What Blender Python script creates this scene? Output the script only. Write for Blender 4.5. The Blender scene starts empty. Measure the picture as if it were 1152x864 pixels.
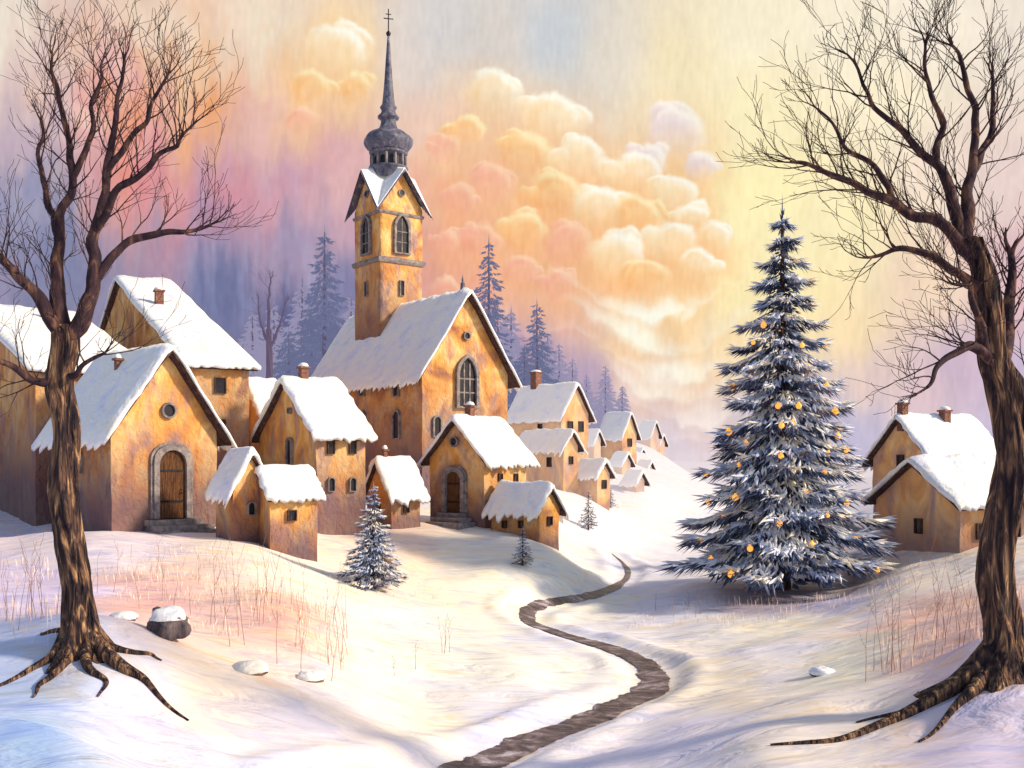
import bpy, math, random
import numpy as np
from mathutils import Vector, noise
random.seed(7); np.random.seed(7)
ZC=4.2; FP=1152.0
scene=bpy.context.scene
col=scene.collection

# ---------------------------------------------------------------- helpers
def lin(r,g,b):
    f=lambda c:(c/255/12.92) if c/255<=0.04045 else ((c/255+0.055)/1.055)**2.4
    return (f(r),f(g),f(b),1.0)
WLOC={}
def mk(name,V,F,mat=None,parent=None,at=(0,0,0),smooth=True,kind=None):
    me=bpy.data.meshes.new(name)
    a=Vector(at)
    me.from_pydata([(v[0]-a.x,v[1]-a.y,v[2]-a.z) for v in V],[],F)
    me.update()
    if smooth: me.polygons.foreach_set('use_smooth',[True]*len(me.polygons))
    ob=bpy.data.objects.new(name,me); col.objects.link(ob)
    if mat: me.materials.append(mat)
    pl=WLOC[parent.name] if parent else Vector((0,0,0))
    ob.location=a-pl
    if parent: ob.parent=parent
    WLOC[ob.name]=a
    if kind: ob['kind']=kind
    return ob
def empty(name,at,label=None,cat=None,group=None):
    ob=bpy.data.objects.new(name,None); col.objects.link(ob)
    ob.location=at; ob.empty_display_size=0.3
    WLOC[ob.name]=Vector(at)
    tag(ob,label,cat,group); return ob
def tag(ob,label=None,cat=None,group=None):
    if label: ob['label']=label
    if cat: ob['category']=cat
    if group: ob['group']=group
def box(V,F,c,ax,ay,az,hx,hy,hz):
    c=Vector(c);i=len(V)
    for sx in(-1,1):
        for sy in(-1,1):
            for sz in(-1,1):
                V.append(tuple(c+ax*hx*sx+ay*hy*sy+az*hz*sz))
    for f in((0,1,3,2),(4,6,7,5),(0,4,5,1),(2,3,7,6),(0,2,6,4),(1,5,7,3)): F.append(tuple(i+k for k in f))
def tube(V,F,pts,rads,n=6):
    pts=[Vector(p) for p in pts]; base=len(V); m=len(pts)
    ref=Vector((0.13,0.97,0.2)).normalized()
    for i,p in enumerate(pts):
        t=(pts[min(i+1,m-1)]-pts[max(i-1,0)])
        if t.length<1e-6:t=Vector((0,0,1))
        t.normalize()
        s=t.cross(ref)
        if s.length<1e-3: s=t.cross(Vector((1,0,0)))
        s.normalize(); u=s.cross(t)
        for k in range(n):
            a=2*math.pi*k/n
            V.append(tuple(p+(s*math.cos(a)+u*math.sin(a))*rads[i]))
    for i in range(m-1):
        for k in range(n):
            a=base+i*n+k;b=base+i*n+(k+1)%n
            F.append((a,b,b+n,a+n))
    V.append(tuple(pts[-1])); e=len(V)-1
    for k in range(n): F.append((base+(m-1)*n+k,base+(m-1)*n+(k+1)%n,e))
def lathe(V,F,c,prof,n=24,cap=True):
    base=len(V)
    for (r,z) in prof:
        for k in range(n):
            a=2*math.pi*k/n
            V.append((c[0]+r*math.cos(a),c[1]+r*math.sin(a),z))
    for i in range(len(prof)-1):
        for k in range(n):
            a=base+i*n+k;b=base+i*n+(k+1)%n
            F.append((a,b,b+n,a+n))
def catmull(P,sub=8):
    out=[];n=len(P)
    P=[np.array(p,float) for p in P]
    for i in range(n-1):
        p0=P[max(i-1,0)];p1=P[i];p2=P[i+1];p3=P[min(i+2,n-1)]
        for j in range(sub):
            t=j/sub
            out.append(0.5*((2*p1)+(-p0+p2)*t+(2*p0-5*p1+4*p2-p3)*t*t+(-p0+3*p1-3*p2+p3)*t**3))
    out.append(P[-1]); return out
def vnoise(x,y,seed=0):
    x=np.asarray(x,float); y=np.asarray(y,float)
    xi=np.floor(x).astype(np.int64); yi=np.floor(y).astype(np.int64)
    xf=x-xi; yf=y-yi
    def h(a,b):
        n=(a*374761393+b*668265263+seed*974711)&0x7fffffff
        n=((n^(n>>13))*1274126177)&0x7fffffff
        n=(n^(n>>16))&0xffff
        return n/65535.0*2-1
    u=xf*xf*(3-2*xf); v=yf*yf*(3-2*yf)
    return (h(xi,yi)*(1-u)+h(xi+1,yi)*u)*(1-v)+(h(xi,yi+1)*(1-u)+h(xi+1,yi+1)*u)*v
def fbm(x,y,seed=0,o=4):
    s=0;a=1
    for i in range(o): s=s+a*vnoise(x*2**i,y*2**i,seed+i*17); a*=.5
    return s/1.9

# ---------------------------------------------------------------- materials
def ntree(name):
    m=bpy.data.materials.new(name); m.use_nodes=True
    try: m.cycles.emission_sampling='NONE'
    except Exception: pass
    t=m.node_tree; t.nodes.clear()
    out=t.nodes.new('ShaderNodeOutputMaterial'); return m,t,out
def ramp(t,stops):
    r=t.nodes.new('ShaderNodeValToRGB'); e=r.color_ramp.elements
    while len(e)<len(stops): e.new(0.5)
    for i,(p,c) in enumerate(stops): e[i].position=p; e[i].color=c
    return r
def pos_noise(t,scale,stretch=(1,1,1),detail=3,dist=0.0,rough=.55):
    g=t.nodes.new('ShaderNodeNewGeometry'); mp=t.nodes.new('ShaderNodeMapping')
    mp.inputs['Scale'].default_value=stretch
    t.links.new(g.outputs['Position'],mp.inputs['Vector'])
    n=t.nodes.new('ShaderNodeTexNoise'); n.inputs['Scale'].default_value=scale
    n.inputs['Detail'].default_value=detail; n.inputs['Roughness'].default_value=rough
    n.inputs['Distortion'].default_value=dist
    t.links.new(mp.outputs[0],n.inputs['Vector']); return n
def mixc(t,fac,a,b,mode='MIX'):
    m=t.nodes.new('ShaderNodeMix'); m.data_type='RGBA'; m.blend_type=mode
    for s,v in((m.inputs[0],fac),(m.inputs[6],a),(m.inputs[7],b)):
        if isinstance(v,bpy.types.NodeSocket): t.links.new(v,s)
        else: s.default_value=v
    return m.outputs[2]
def paint(name,stops,scale=1.5,stretch=(1,1,1),bump=.3,rough=.8,second=None,bscale=14,bdist=.05,haze=0,hazec=(.6,.55,.7,1),dist=.6,emit=None,metal=0,dirt=None,det=4,third=None):
    m,t,out=ntree(name)
    n=pos_noise(t,scale,stretch,det,dist)
    r=ramp(t,stops); t.links.new(n.outputs['Fac'],r.inputs[0]); c=r.outputs[0]
    for sec in (second,third):
        if not sec: continue
        n2=pos_noise(t,sec[0],sec[1],3,.4)
        k_=sec[5] if len(sec)>5 else 1
        r2=ramp(t,[(sec[3],(0,0,0,1)),(sec[4],(k_,k_,k_,1))]); t.links.new(n2.outputs['Fac'],r2.inputs[0])
        c=mixc(t,r2.outputs[0],c,sec[2])
    if dirt:
        tc_=t.nodes.new('ShaderNodeTexCoord'); sx=t.nodes.new('ShaderNodeSeparateXYZ'); t.links.new(tc_.outputs['Generated'],sx.inputs[0])
        ad=t.nodes.new('ShaderNodeMath'); ad.operation='MULTIPLY_ADD'; ad.inputs[1].default_value=-.45
        t.links.new(n.outputs['Fac'],ad.inputs[0]); t.links.new(sx.outputs[2],ad.inputs[2])
        r3=ramp(t,[(.0,(.85,.85,.85,1)),(.10,(.6,.6,.6,1)),(.42,(0,0,0,1))]); t.links.new(ad.outputs[0],r3.inputs[0])
        c=mixc(t,r3.outputs[0],c,dirt)
    p=t.nodes.new('ShaderNodeBsdfPrincipled'); t.links.new(c,p.inputs['Base Color'])
    p.inputs['Roughness'].default_value=rough; p.inputs['Metallic'].default_value=metal
    p.inputs['Specular IOR Level'].default_value=.2
    if emit:
        p.inputs['Emission Color'].default_value=emit[0]; p.inputs['Emission Strength'].default_value=emit[1]
    if bump>0:
        nb=pos_noise(t,bscale,stretch,3,.5); b=t.nodes.new('ShaderNodeBump')
        b.inputs['Strength'].default_value=bump; b.inputs['Distance'].default_value=bdist
        t.links.new(nb.outputs['Fac'],b.inputs['Height']); t.links.new(b.outputs[0],p.inputs['Normal'])
    sh=p.outputs[0]
    if haze>0:
        e=t.nodes.new('ShaderNodeEmission'); e.inputs[0].default_value=hazec  # air haze painted in: an even glow mixed over the surface
        ms=t.nodes.new('ShaderNodeMixShader'); ms.inputs[0].default_value=haze
        t.links.new(sh,ms.inputs[1]); t.links.new(e.outputs[0],ms.inputs[2]); sh=ms.outputs[0]
    t.links.new(sh,out.inputs[0]); return m
WALL_ST=[(.26,(.28,.125,.08,1)),(.38,(.54,.235,.075,1)),(.49,(.74,.37,.105,1)),(.59,(.86,.54,.23,1)),(.70,(.70,.36,.13,1)),(.82,(.46,.23,.16,1))]
SEC=(1.2,(1.3,1.3,.6),(.24,.18,.26,1),.50,.74,.8)  # violet patches put into the plaster colour for bluer, darker shaded sides
THI=(3.6,(1,1,.32),(.32,.15,.08,1),.55,.76,.6)
DIRT=(.11,.07,.11,1)
M={}
M['wall']=paint('ochre_plaster',WALL_ST,.9,(1,1,.75),1.0,.85,SEC,6,.08,dirt=DIRT,third=THI,det=3)
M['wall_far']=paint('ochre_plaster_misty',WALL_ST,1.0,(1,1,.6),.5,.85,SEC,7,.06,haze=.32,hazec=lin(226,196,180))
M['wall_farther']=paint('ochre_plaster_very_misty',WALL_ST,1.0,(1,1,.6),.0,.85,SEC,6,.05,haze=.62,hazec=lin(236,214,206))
M['wall_pale']=paint('ochre_plaster_faint_haze',WALL_ST,1.0,(1,1,.6),.7,.85,SEC,7,.06,haze=.06,hazec=lin(215,180,172),dirt=DIRT)  # same ochre plaster, paler only from a little haze glow mixed in
SN=[(.28,(.76,.78,.94,1)),(.42,(.90,.90,.96,1)),(.56,(.97,.96,.93,1)),(.74,(.97,.89,.78,1))]
M['snow']=paint('roof_snow',SN,1.2,(1,1,1),.65,.6,None,3.5,.10)
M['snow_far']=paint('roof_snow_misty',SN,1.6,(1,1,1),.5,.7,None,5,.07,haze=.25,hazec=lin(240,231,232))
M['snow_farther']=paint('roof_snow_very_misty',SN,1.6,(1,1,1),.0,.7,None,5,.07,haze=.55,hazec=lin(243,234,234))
M['thatch']=paint('dark_thatch',[(.3,(.03,.017,.025,1)),(.6,(.10,.055,.045,1)),(.8,(.18,.10,.07,1))],6,(1,1,1),.8,.9)
M['stone']=paint('grey_stone',[(.3,(.13,.11,.13,1)),(.55,(.27,.23,.23,1)),(.75,(.42,.35,.30,1))],4,(1,1,1),.7,.85)
M['rock']=paint('grey_rock',[(.3,(.06,.05,.065,1)),(.55,(.17,.13,.135,1)),(.75,(.34,.25,.22,1))],6,(1,1,.6),1.0,.85)
M['darkglass']=paint('dark_window_glass',[(.3,(.008,.008,.014,1)),(.7,(.03,.028,.04,1))],3,(1,1,1),0,.3)
M['doorwood']=paint('door_planks',[(.35,(.05,.022,.016,1)),(.55,(.15,.065,.028,1)),(.75,(.28,.13,.05,1))],6,(6,6,.4),.9,.7)
M['darkwood']=paint('dark_window_wood',[(.35,(.04,.02,.018,1)),(.6,(.11,.055,.035,1))],6,(1,1,1),.4,.8)
M['iron']=paint('black_iron',[(.3,(.02,.02,.02,1)),(.7,(.05,.045,.05,1))],8,(1,1,1),.2,.4,metal=.7)
M['slate']=paint('blue_grey_slate',[(.3,(.045,.05,.085,1)),(.55,(.13,.13,.19,1)),(.75,(.34,.31,.36,1))],3,(1,1,.8),.6,.45,None,10,.05)
M['brick']=paint('chimney_brick',[(.3,(.10,.05,.05,1)),(.6,(.28,.13,.09,1)),(.8,(.42,.25,.2,1))],9,(1,1,2),.6,.9)
M['bark']=paint('furrowed_bark',[(.34,(.012,.009,.016,1)),(.46,(.045,.027,.028,1)),(.57,(.16,.085,.055,1)),(.70,(.52,.31,.16,1))],8,(1,1,.14),1.0,.85,None,11,.16,dist=1.6)
M['twig']=paint('dark_twigs',[(.3,(.016,.010,.02,1)),(.53,(.055,.028,.034,1)),(.72,(.24,.12,.07,1))],8,(1,1,.4),.4,.85)
M['twig_far']=paint('misty_twigs',[(.3,(.03,.024,.035,1)),(.7,(.09,.06,.08,1))],6,(1,1,.4),0,.85,haze=.45,hazec=lin(130,115,150))
M['needle']=paint('blue_green_needles',[(.3,(.014,.022,.055,1)),(.46,(.05,.075,.155,1)),(.58,(.14,.19,.33,1)),(.70,(.48,.26,.13,1))],1.4,(1,1,1),0,.7,det=3)
M['needlesnow']=paint('snow_on_needles',[(.26,(.26,.34,.58,1)),(.40,(.54,.61,.83,1)),(.52,(.92,.91,.94,1)),(.66,(.98,.87,.68,1))],1.5,(1,1,1),0,.7,det=3)
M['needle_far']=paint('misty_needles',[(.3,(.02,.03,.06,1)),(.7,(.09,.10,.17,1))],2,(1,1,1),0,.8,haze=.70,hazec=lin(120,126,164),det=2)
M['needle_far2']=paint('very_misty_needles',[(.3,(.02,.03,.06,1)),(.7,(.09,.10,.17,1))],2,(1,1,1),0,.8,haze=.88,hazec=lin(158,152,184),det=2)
M['bauble']=paint('lit_amber_bauble',[(.3,(.85,.35,.05,1)),(.7,(.95,.6,.15,1))],5,(1,1,1),0,.3,emit=((1,.40,.05,1),.85))
M['straw']=paint('dry_stalks',[(.3,(.20,.10,.11,1)),(.6,(.40,.23,.20,1)),(.8,(.56,.36,.28,1))],4,(1,1,.3),0,.9)
M['pinkgrass']=paint('rosy_dry_grass',[(.3,(.78,.52,.46,1)),(.5,(.90,.66,.56,1)),(.7,(.94,.76,.64,1))],1.2,(1,1,.3),0,.9)
M['path']=paint('wet_brown_path',[(.3,(.03,.02,.032,1)),(.46,(.085,.058,.066,1)),(.58,(.19,.135,.145,1)),(.72,(.55,.49,.55,1))],1.8,(1,1.2,1),.8,.45,None,4,.08,dist=1.0)

# ---------------------------------------------------------------- terrain
CP=[ # bearing(px), level(px), depth(m)
(0,864,10.7),(150,864,11.4),(300,864,12.5),(430,864,13.4),(0,740,14),(90,722,14),(180,745,14.3),(250,742,16),(400,765,17),(330,800,14.7),
(0,640,24),(150,640,24),(60,680,18),(230,690,19),(330,690,20),(420,720,21),(500,760,19),
(0,600,32),(125,602,29),(200,611,28.6),(270,614,28.3),(330,635,27.6),(380,625,31),(420,660,27),(500,650,31),(540,690,27),
(0,520,60),(100,540,50),(200,560,40),(350,575,38),(448,598,36),(510,590,38),(555,604,36),(600,612,34.5),(629,612,35.5),(588,636,32),(540,574,47),(400,560,50),
(640,636,37),(662,598,50),(690,578,62),(668,562,57),(600,545,58),(625,541,62),(715,550,66),(706,535,73),(697,521,80),(738,504,97),(750,516,112),(600,500,110),(500,488,110),(300,478,110),
(525,864,14.06),(600,830,15.6),(680,800,17.3),(738,772,19.2),(728,745,21.5),(680,725,23.6),(620,707,25.9),(592,692,28.1),(610,682,29.9),(660,672,31.8),(697,660,34.6),(705,645,38.7),(700,630,43),(690,612,50),
(760,600,60),(770,560,110),(800,540,180),(760,650,36),(800,690,28),(880,668,31),(950,665,31),(880,610,50),(900,570,80),
(700,864,13.4),(870,830,12.5),(1000,840,11.7),(1152,864,10.8),(1120,765,12.5),(1152,740,13),(1000,780,14.5),(900,780,17),(850,740,21),(1000,700,22),(1100,690,20),
(1000,645,30),(1060,630,30),(1140,612,30),(1050,575,38),(1152,570,40),(1050,545,60),(1000,530,100),
(0,500,100),(0,505,200),(300,500,200),(576,505,200),(700,512,180),(800,528,200),(1000,526,200),(1152,526,200),(0,521,640),(576,521,640),(1152,521,640)]
cp=np.array(CP,float)
cz=ZC-(cp[:,1]-520)*cp[:,2]/FP
cs=(cp[:,0]-576)/FP; ct=np.log(cp[:,2])*0.42
def kern(a,b,c,d): return np.sqrt((a[:,None]-c[None])**2+(b[:,None]-d[None])**2+0.03**2)
A=kern(cs,ct,cs,ct); n0=len(cs)
G=np.block([[A+np.eye(n0)*-0.004,np.ones((n0,1))],[np.ones((1,n0)),np.zeros((1,1))]])
sol=np.linalg.solve(G,np.append(cz,0)); W=sol[:-1]; W0=sol[-1]
pathc=[(-2.2,12.2),(-1.5,13.0),(-.62,14.06),(.33,15.6),(1.56,17.3),(2.62,19.2),(2.80,21.3),(2.13,23.6),(.99,25.9),(.39,28.1),(.88,29.9),(2.3,31.8),(3.5,34.6),(4.35,38.4),(4.6,42),(4.5,46)]
PP=np.array(catmull(pathc,12))
def hgt(x,y):
    x=np.asarray(x,float).ravel(); y=np.asarray(y,float).ravel(); out=np.zeros_like(x)
    for i in range(0,len(x),20000):
        X=x[i:i+20000];Y=y[i:i+20000]
        Yc=np.clip(Y,9.5,640); s=np.clip(X/Yc,-.62,.62); t=np.log(Yc)*.42
        z=kern(s,t,cs,ct)@W+W0
        d=np.sqrt(((X[:,None]-PP[None,:,0])**2+(Y[:,None]-PP[None,:,1])**2).min(1))
        att=np.clip((d-.5)/1.5,0,1)
        z=z+att*(0.17*fbm(X*.30,Y*.30,3,3)+.07*fbm(X*.7+Y*.4,Y*.9,5,3))*np.clip(1.3-Y/90,.3,1)
        dr=vnoise(X*.16+Y*.30+.4*vnoise(X*.3,Y*.3,71),X*-.10+Y*.12,70)
        z=z+att*.20*(1-np.abs(dr)*2.0)*np.clip(1.2-Y/60,0,1)
        z=z+np.exp(-((d-.85)/.28)**2)*.07*(1+.9*vnoise(X*1.6,Y*1.6,11))-np.exp(-(d/.52)**6)*.05
        out[i:i+20000]=z
    return out
def gz(x,y): return float(hgt([x],[y])[0])
def axis(a,b,da,lo,hi,g=1.12):
    c=list(np.arange(a,b,da)); s=da;v=a;L=[]
    while v>lo: s*=g; v-=s; L.append(v)
    s=da;v=c[-1];Rr=[]
    while v<hi: s*=g; v+=s; Rr.append(v)
    return np.array(L[::-1]+c+Rr)
gx=axis(-14,14,.11,-700,700,1.06); gy=axis(10.5,42,.12,-60,690,1.035)
XX,YY=np.meshgrid(gx,gy); ZZ=hgt(XX,YY).reshape(XX.shape)
ny,nx=XX.shape
def gridmesh(name,co,nx,ny,mat):
    me=bpy.data.meshes.new(name)
    idx=np.arange(nx*ny).reshape(ny,nx)
    q=np.stack([idx[:-1,:-1],idx[:-1,1:],idx[1:,1:],idx[1:,:-1]],-1).reshape(-1,4)
    me.vertices.add(nx*ny); me.vertices.foreach_set('co',co.astype(np.float32).ravel())
    me.loops.add(q.size); me.loops.foreach_set('vertex_index',q.astype(np.int32).ravel())
    me.polygons.add(len(q)); me.polygons.foreach_set('loop_start',np.arange(0,q.size,4,dtype=np.int32))
    me.polygons.foreach_set('loop_total',np.full(len(q),4,dtype=np.int32))
    me.polygons.foreach_set('use_smooth',np.ones(len(q),bool))
    me.update(calc_edges=True); me.materials.append(mat)
    ob=bpy.data.objects.new(name,me); col.objects.link(ob); return ob
def colattr(ob,rgb):
    ca=ob.data.color_attributes.new('tint_and_light','FLOAT_COLOR','POINT')
    rgba=np.concatenate([rgb.reshape(-1,3),np.ones((rgb.size//3,1))],-1).astype(np.float32)
    ca.data.foreach_set('color',rgba.ravel())
m,t,out=ntree('snow_ground')
at=t.nodes.new('ShaderNodeAttribute'); at.attribute_name='tint_and_light'
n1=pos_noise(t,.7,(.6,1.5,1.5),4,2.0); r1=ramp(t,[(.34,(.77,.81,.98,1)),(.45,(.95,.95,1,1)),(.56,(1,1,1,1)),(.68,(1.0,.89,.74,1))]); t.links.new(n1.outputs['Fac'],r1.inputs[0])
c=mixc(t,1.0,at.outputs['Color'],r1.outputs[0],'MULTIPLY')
p=t.nodes.new('ShaderNodeBsdfPrincipled'); t.links.new(c,p.inputs['Base Color']); p.inputs['Roughness'].default_value=.6; p.inputs['Specular IOR Level'].default_value=.15
nb=pos_noise(t,1.1,(.55,1.8,1.2),4,1.3,.52); b=t.nodes.new('ShaderNodeBump'); b.inputs['Strength'].default_value=.65; b.inputs['Distance'].default_value=.18
t.links.new(nb.outputs['Fac'],b.inputs['Height']); t.links.new(b.outputs[0],p.inputs['Normal'])
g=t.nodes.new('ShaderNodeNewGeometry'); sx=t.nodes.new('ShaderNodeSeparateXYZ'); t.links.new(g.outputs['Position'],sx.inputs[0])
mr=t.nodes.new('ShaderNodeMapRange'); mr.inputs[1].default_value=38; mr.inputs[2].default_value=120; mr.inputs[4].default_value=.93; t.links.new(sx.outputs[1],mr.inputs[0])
e=t.nodes.new('ShaderNodeEmission'); e.inputs[0].default_value=lin(232,219,224); ms=t.nodes.new('ShaderNodeMixShader')  # distance haze put into the snow as a flat glow growing with depth
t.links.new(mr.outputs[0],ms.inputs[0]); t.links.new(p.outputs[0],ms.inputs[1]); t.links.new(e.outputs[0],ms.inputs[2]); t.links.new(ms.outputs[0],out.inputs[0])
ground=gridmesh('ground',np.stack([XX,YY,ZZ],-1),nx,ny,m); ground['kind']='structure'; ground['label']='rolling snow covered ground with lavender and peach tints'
GC=[(-.45,11.5,.42,.61,.92),(-.47,12.6,.52,.65,.92),(-.40,12,.68,.73,.92),(-.36,12.8,.86,.79,.88),(-.25,12,.74,.76,.94),(-.1,13,.90,.82,.86),(-.45,14,.66,.70,.92),(-.3,14.6,.96,.81,.67),(-.2,16,.92,.82,.80),(-.1,16,.98,.89,.73),(-.35,19,.90,.54,.48),(-.22,19,.95,.54,.41),(-.28,22,.94,.71,.60),(-.14,21,.97,.88,.77),(-.48,20,.72,.64,.86),(-.4,26,.88,.78,.84),(-.2,27,.98,.92,.79),(-.1,24,.98,.95,.85),(0,20,.98,.95,.83),(.0,17,.84,.82,.95),(-.03,14.6,.86,.84,.93),(.05,25,.85,.84,.95),(-.03,30,.98,.91,.75),(.05,33,.98,.93,.78),(-.1,33,.95,.74,.59),(0,40,.98,.92,.79),(.13,40,.80,.82,.94),(.18,30,.85,.84,.94),(.25,25,.98,.92,.77),(.2,18,.98,.87,.71),(.15,14,.86,.82,.94),(.3,14,.96,.87,.80),(.33,18,.98,.93,.76),(.25,20,.92,.87,.90),(.45,16,.92,.60,.54),(.40,21,.94,.60,.49),(.48,13,.76,.68,.86),(.30,29,.58,.55,.74),(.26,31,.48,.40,.46),(.42,28,.97,.86,.74),(.25,40,.79,.81,.94),(.05,60,.94,.91,.92),(-.2,45,.86,.85,.94)]  # snow colours with lavender shade and peach light painted in, plus rosy grass tints
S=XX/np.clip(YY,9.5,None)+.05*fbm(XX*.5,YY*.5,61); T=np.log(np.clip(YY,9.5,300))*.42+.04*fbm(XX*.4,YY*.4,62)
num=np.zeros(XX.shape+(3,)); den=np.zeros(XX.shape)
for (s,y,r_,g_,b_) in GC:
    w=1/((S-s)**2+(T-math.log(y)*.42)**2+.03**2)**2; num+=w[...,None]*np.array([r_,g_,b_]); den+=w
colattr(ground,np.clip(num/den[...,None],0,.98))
# path ribbon
Pd=np.array(catmull(pathc,26)); Tn=np.gradient(Pd,axis=0); Tn/=np.linalg.norm(Tn,axis=1)[:,None]; Nn=np.stack([Tn[:,1],-Tn[:,0]],1)
k=11; ii=np.arange(len(Pd)); tap=np.clip((len(Pd)-1-ii)/270,0.01,1)**.6
wl=(.315+.07*vnoise(ii*.20,ii*0,2)+.04*vnoise(ii*.8,ii*0,4))*tap
wr=(.315+.07*vnoise(ii*.18,ii*0+7,3)+.04*vnoise(ii*.8,ii*0,6))*tap
co=np.zeros((len(Pd),k,3))
for j in range(k):
    f=j/(k-1)*2-1; w=np.where(f<0,wl,wr)*f
    q=Pd+Nn*w[:,None]; co[:,j,:2]=q
    co[:,j,2]=hgt(q[:,0],q[:,1])+.028-.008*abs(f)**3
path=gridmesh('path',co,k,len(Pd),M['path']); path['kind']='structure'; path['label']='winding brown trodden path through the snow'

# ---------------------------------------------------------------- sky backdrop
def build_sky():
    R=690
    az=np.concatenate([np.linspace(-58,-29,50,endpoint=False),np.linspace(-29,29,980,endpoint=False),np.linspace(29,58,50)])
    el=np.concatenate([np.linspace(-3,0,10,endpoint=False),np.linspace(0,26,520,endpoint=False),np.linspace(26,44,40)])
    AZ,EL=np.meshgrid(np.radians(az),np.radians(el))
    dx=np.cos(EL)*np.sin(AZ); dy=np.cos(EL)*np.cos(AZ); dz=np.sin(EL)
    co=np.stack([dx*R,dy*R,dz*R+ZC],-1)
    px=576+FP*dx/dy; py=520-FP*dz/dy
    SC=[(0,0,236,224,208),(60,60,226,202,194),(40,140,196,176,190),(25,230,150,150,180),(60,300,130,134,168),(20,400,145,140,172),(130,120,232,172,168),(160,190,224,146,148),(200,80,242,198,158),(230,130,240,172,124),(180,40,240,218,194),
    (270,60,240,218,196),(300,30,240,226,204),(340,90,246,208,168),(380,60,250,220,172),(300,150,230,186,176),(260,220,200,154,172),(230,270,160,146,178),(320,210,208,162,178),(330,280,165,150,180),(250,340,112,118,158),(330,380,94,100,144),(400,330,128,128,168),(380,200,226,182,178),(400,260,205,166,180),
    (460,60,228,216,208),(500,30,215,212,210),(560,50,220,212,204),(620,40,202,208,214),(690,60,230,220,205),(760,70,246,230,190),(840,40,250,240,210),(950,40,250,240,215),(1050,30,247,236,218),(1152,30,242,230,215),
    (480,150,240,206,186),(500,220,244,184,154),(520,280,240,164,148),(480,310,222,162,158),(560,320,244,184,154),(600,250,250,194,144),(560,390,194,152,176),(600,410,176,152,182),(640,360,238,188,168),(660,430,188,165,191),(620,480,160,155,188),
    (850,120,255,242,198),(850,220,255,242,180),(830,320,255,234,174),(820,400,253,225,178),(775,450,238,216,205),(740,480,222,206,215),(900,330,255,233,174),(960,250,255,239,192),(950,370,252,223,177),(980,430,232,205,199),(960,480,196,190,218),(860,480,214,203,217),
    (1000,120,252,240,210),(1050,200,246,228,210),(1130,200,232,210,204),(1140,300,224,190,196),(1050,330,246,218,192),(1080,420,213,188,206),(1140,440,198,182,210),(1040,450,224,198,206),(700,520,212,200,218),(760,520,230,216,226),(900,520,208,200,224),(1100,520,198,190,218),(500,480,130,130,170),(350,480,98,104,148),(100,480,120,120,160),
    (750,330,253,220,164),(720,380,249,212,172),(780,400,251,218,176),(740,430,241,206,188),(700,300,253,206,150),(1200,520,200,190,220),(-200,100,210,190,190),(-200,450,130,125,165),(1350,100,242,230,212),(1350,450,196,182,212),(300,-200,228,222,215),(850,-200,235,230,222),(1250,-250,225,222,220),(-100,-250,215,215,222)]
    lf=np.clip((700-px)/500,.30,1)
    wx=px+lf*(26*fbm(px/45,py/160,21)+7*fbm(px/9,py/70,22)); wy=py+lf*(50*fbm(px/16,py/220,23)+25*fbm(px/60,py/60,24))
    num=np.zeros(px.shape+(3,)); den=np.zeros(px.shape)
    for (a,b_,r_,g_,bb) in SC:
        w=1/(((wx-a)**2+(wy-b_)**2)+22**2)**1.7
        num+=w[...,None]*np.array([r_,g_,bb]); den+=w
    C=num/den[...,None]
    def over(mask,colr):
        nonlocal C
        C=C*(1-mask[...,None])+np.array(colr)*mask[...,None]
    over(.6*np.exp(-(((px-870)/130)**2+((py-260)/125)**2)),(255,244,194))
    d1=np.clip((fbm(px/34,py/60,31)-.10)*2.2,0,1)
    over(d1*.6*np.exp(-(((px-180)/120)**2+((py-120)/100)**2)),(244,160,100))
    d2=np.clip((fbm(px/46,py/80,33)-.1)*2.2,0,1)
    over(d2*.45*np.exp(-(((px-190)/150)**2+((py-190)/110)**2)),(228,132,140))
    over(np.clip((fbm(px/20,py/34,39)-.05)*2.5,0,1)*.4*np.exp(-(((px-110)/110)**2+((py-110)/110)**2)),(250,226,206))
    over(np.clip((fbm(px/12,py/90,45)-.05)*2.5,0,1)*.35*np.exp(-(((px-280)/110)**2+((py-180)/120)**2)),(214,170,200))
    over(np.clip((fbm(px/12,py/80,46)-.1)*2.5,0,1)*.35*np.exp(-(((px-320)/120)**2+((py-300)/90)**2)),(170,180,214))
    d3=np.clip((fbm(px/30,py/60,35)-.05)*2.2,0,1)
    over(d3*.5*np.exp(-(((px-530)/110)**2+((py-260)/90)**2)),(246,146,110))
    over(np.clip((fbm(px/26,py/70,38)-.1)*2.2,0,1)*.5*np.exp(-(((px-570)/90)**2+((py-370)/60)**2)),(236,155,158))
    over(np.clip((fbm(px/26,py/90,36)-.05)*2.2,0,1)*.45*np.exp(-(((px-1120)/80)**2+((py-300)/110)**2)),(236,165,172))
    over(np.clip((fbm(px/14,py/120,37)-.0)*2.5,0,1)*.25*np.exp(-(((py-430)/90)**2))*lf,(110,112,150))
    rn=random.Random(5)
    PF=[(374,62,42,0),(400,100,26,1),(345,100,28,1),(338,136,22,3),(500,168,22,3),(553,112,40,0),(524,150,28,1),(616,138,42,0),(758,152,40,2),(728,182,28,2),(788,188,24,2),
    (588,176,34,1),(650,184,36,0),(550,212,30,3),(512,226,26,3),(712,198,36,0),(622,224,38,1),(758,222,30,0),(672,238,36,0),(588,262,30,1),(716,250,36,1),(776,246,24,0),
    (640,280,34,3),(540,272,28,3),(500,275,22,3),(584,306,26,3),(694,292,38,0),(756,276,34,0),(804,268,22,0),(628,322,26,3),(728,314,28,1),(786,300,24,0),(500,328,22,3)]
    sub=[]
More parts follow.
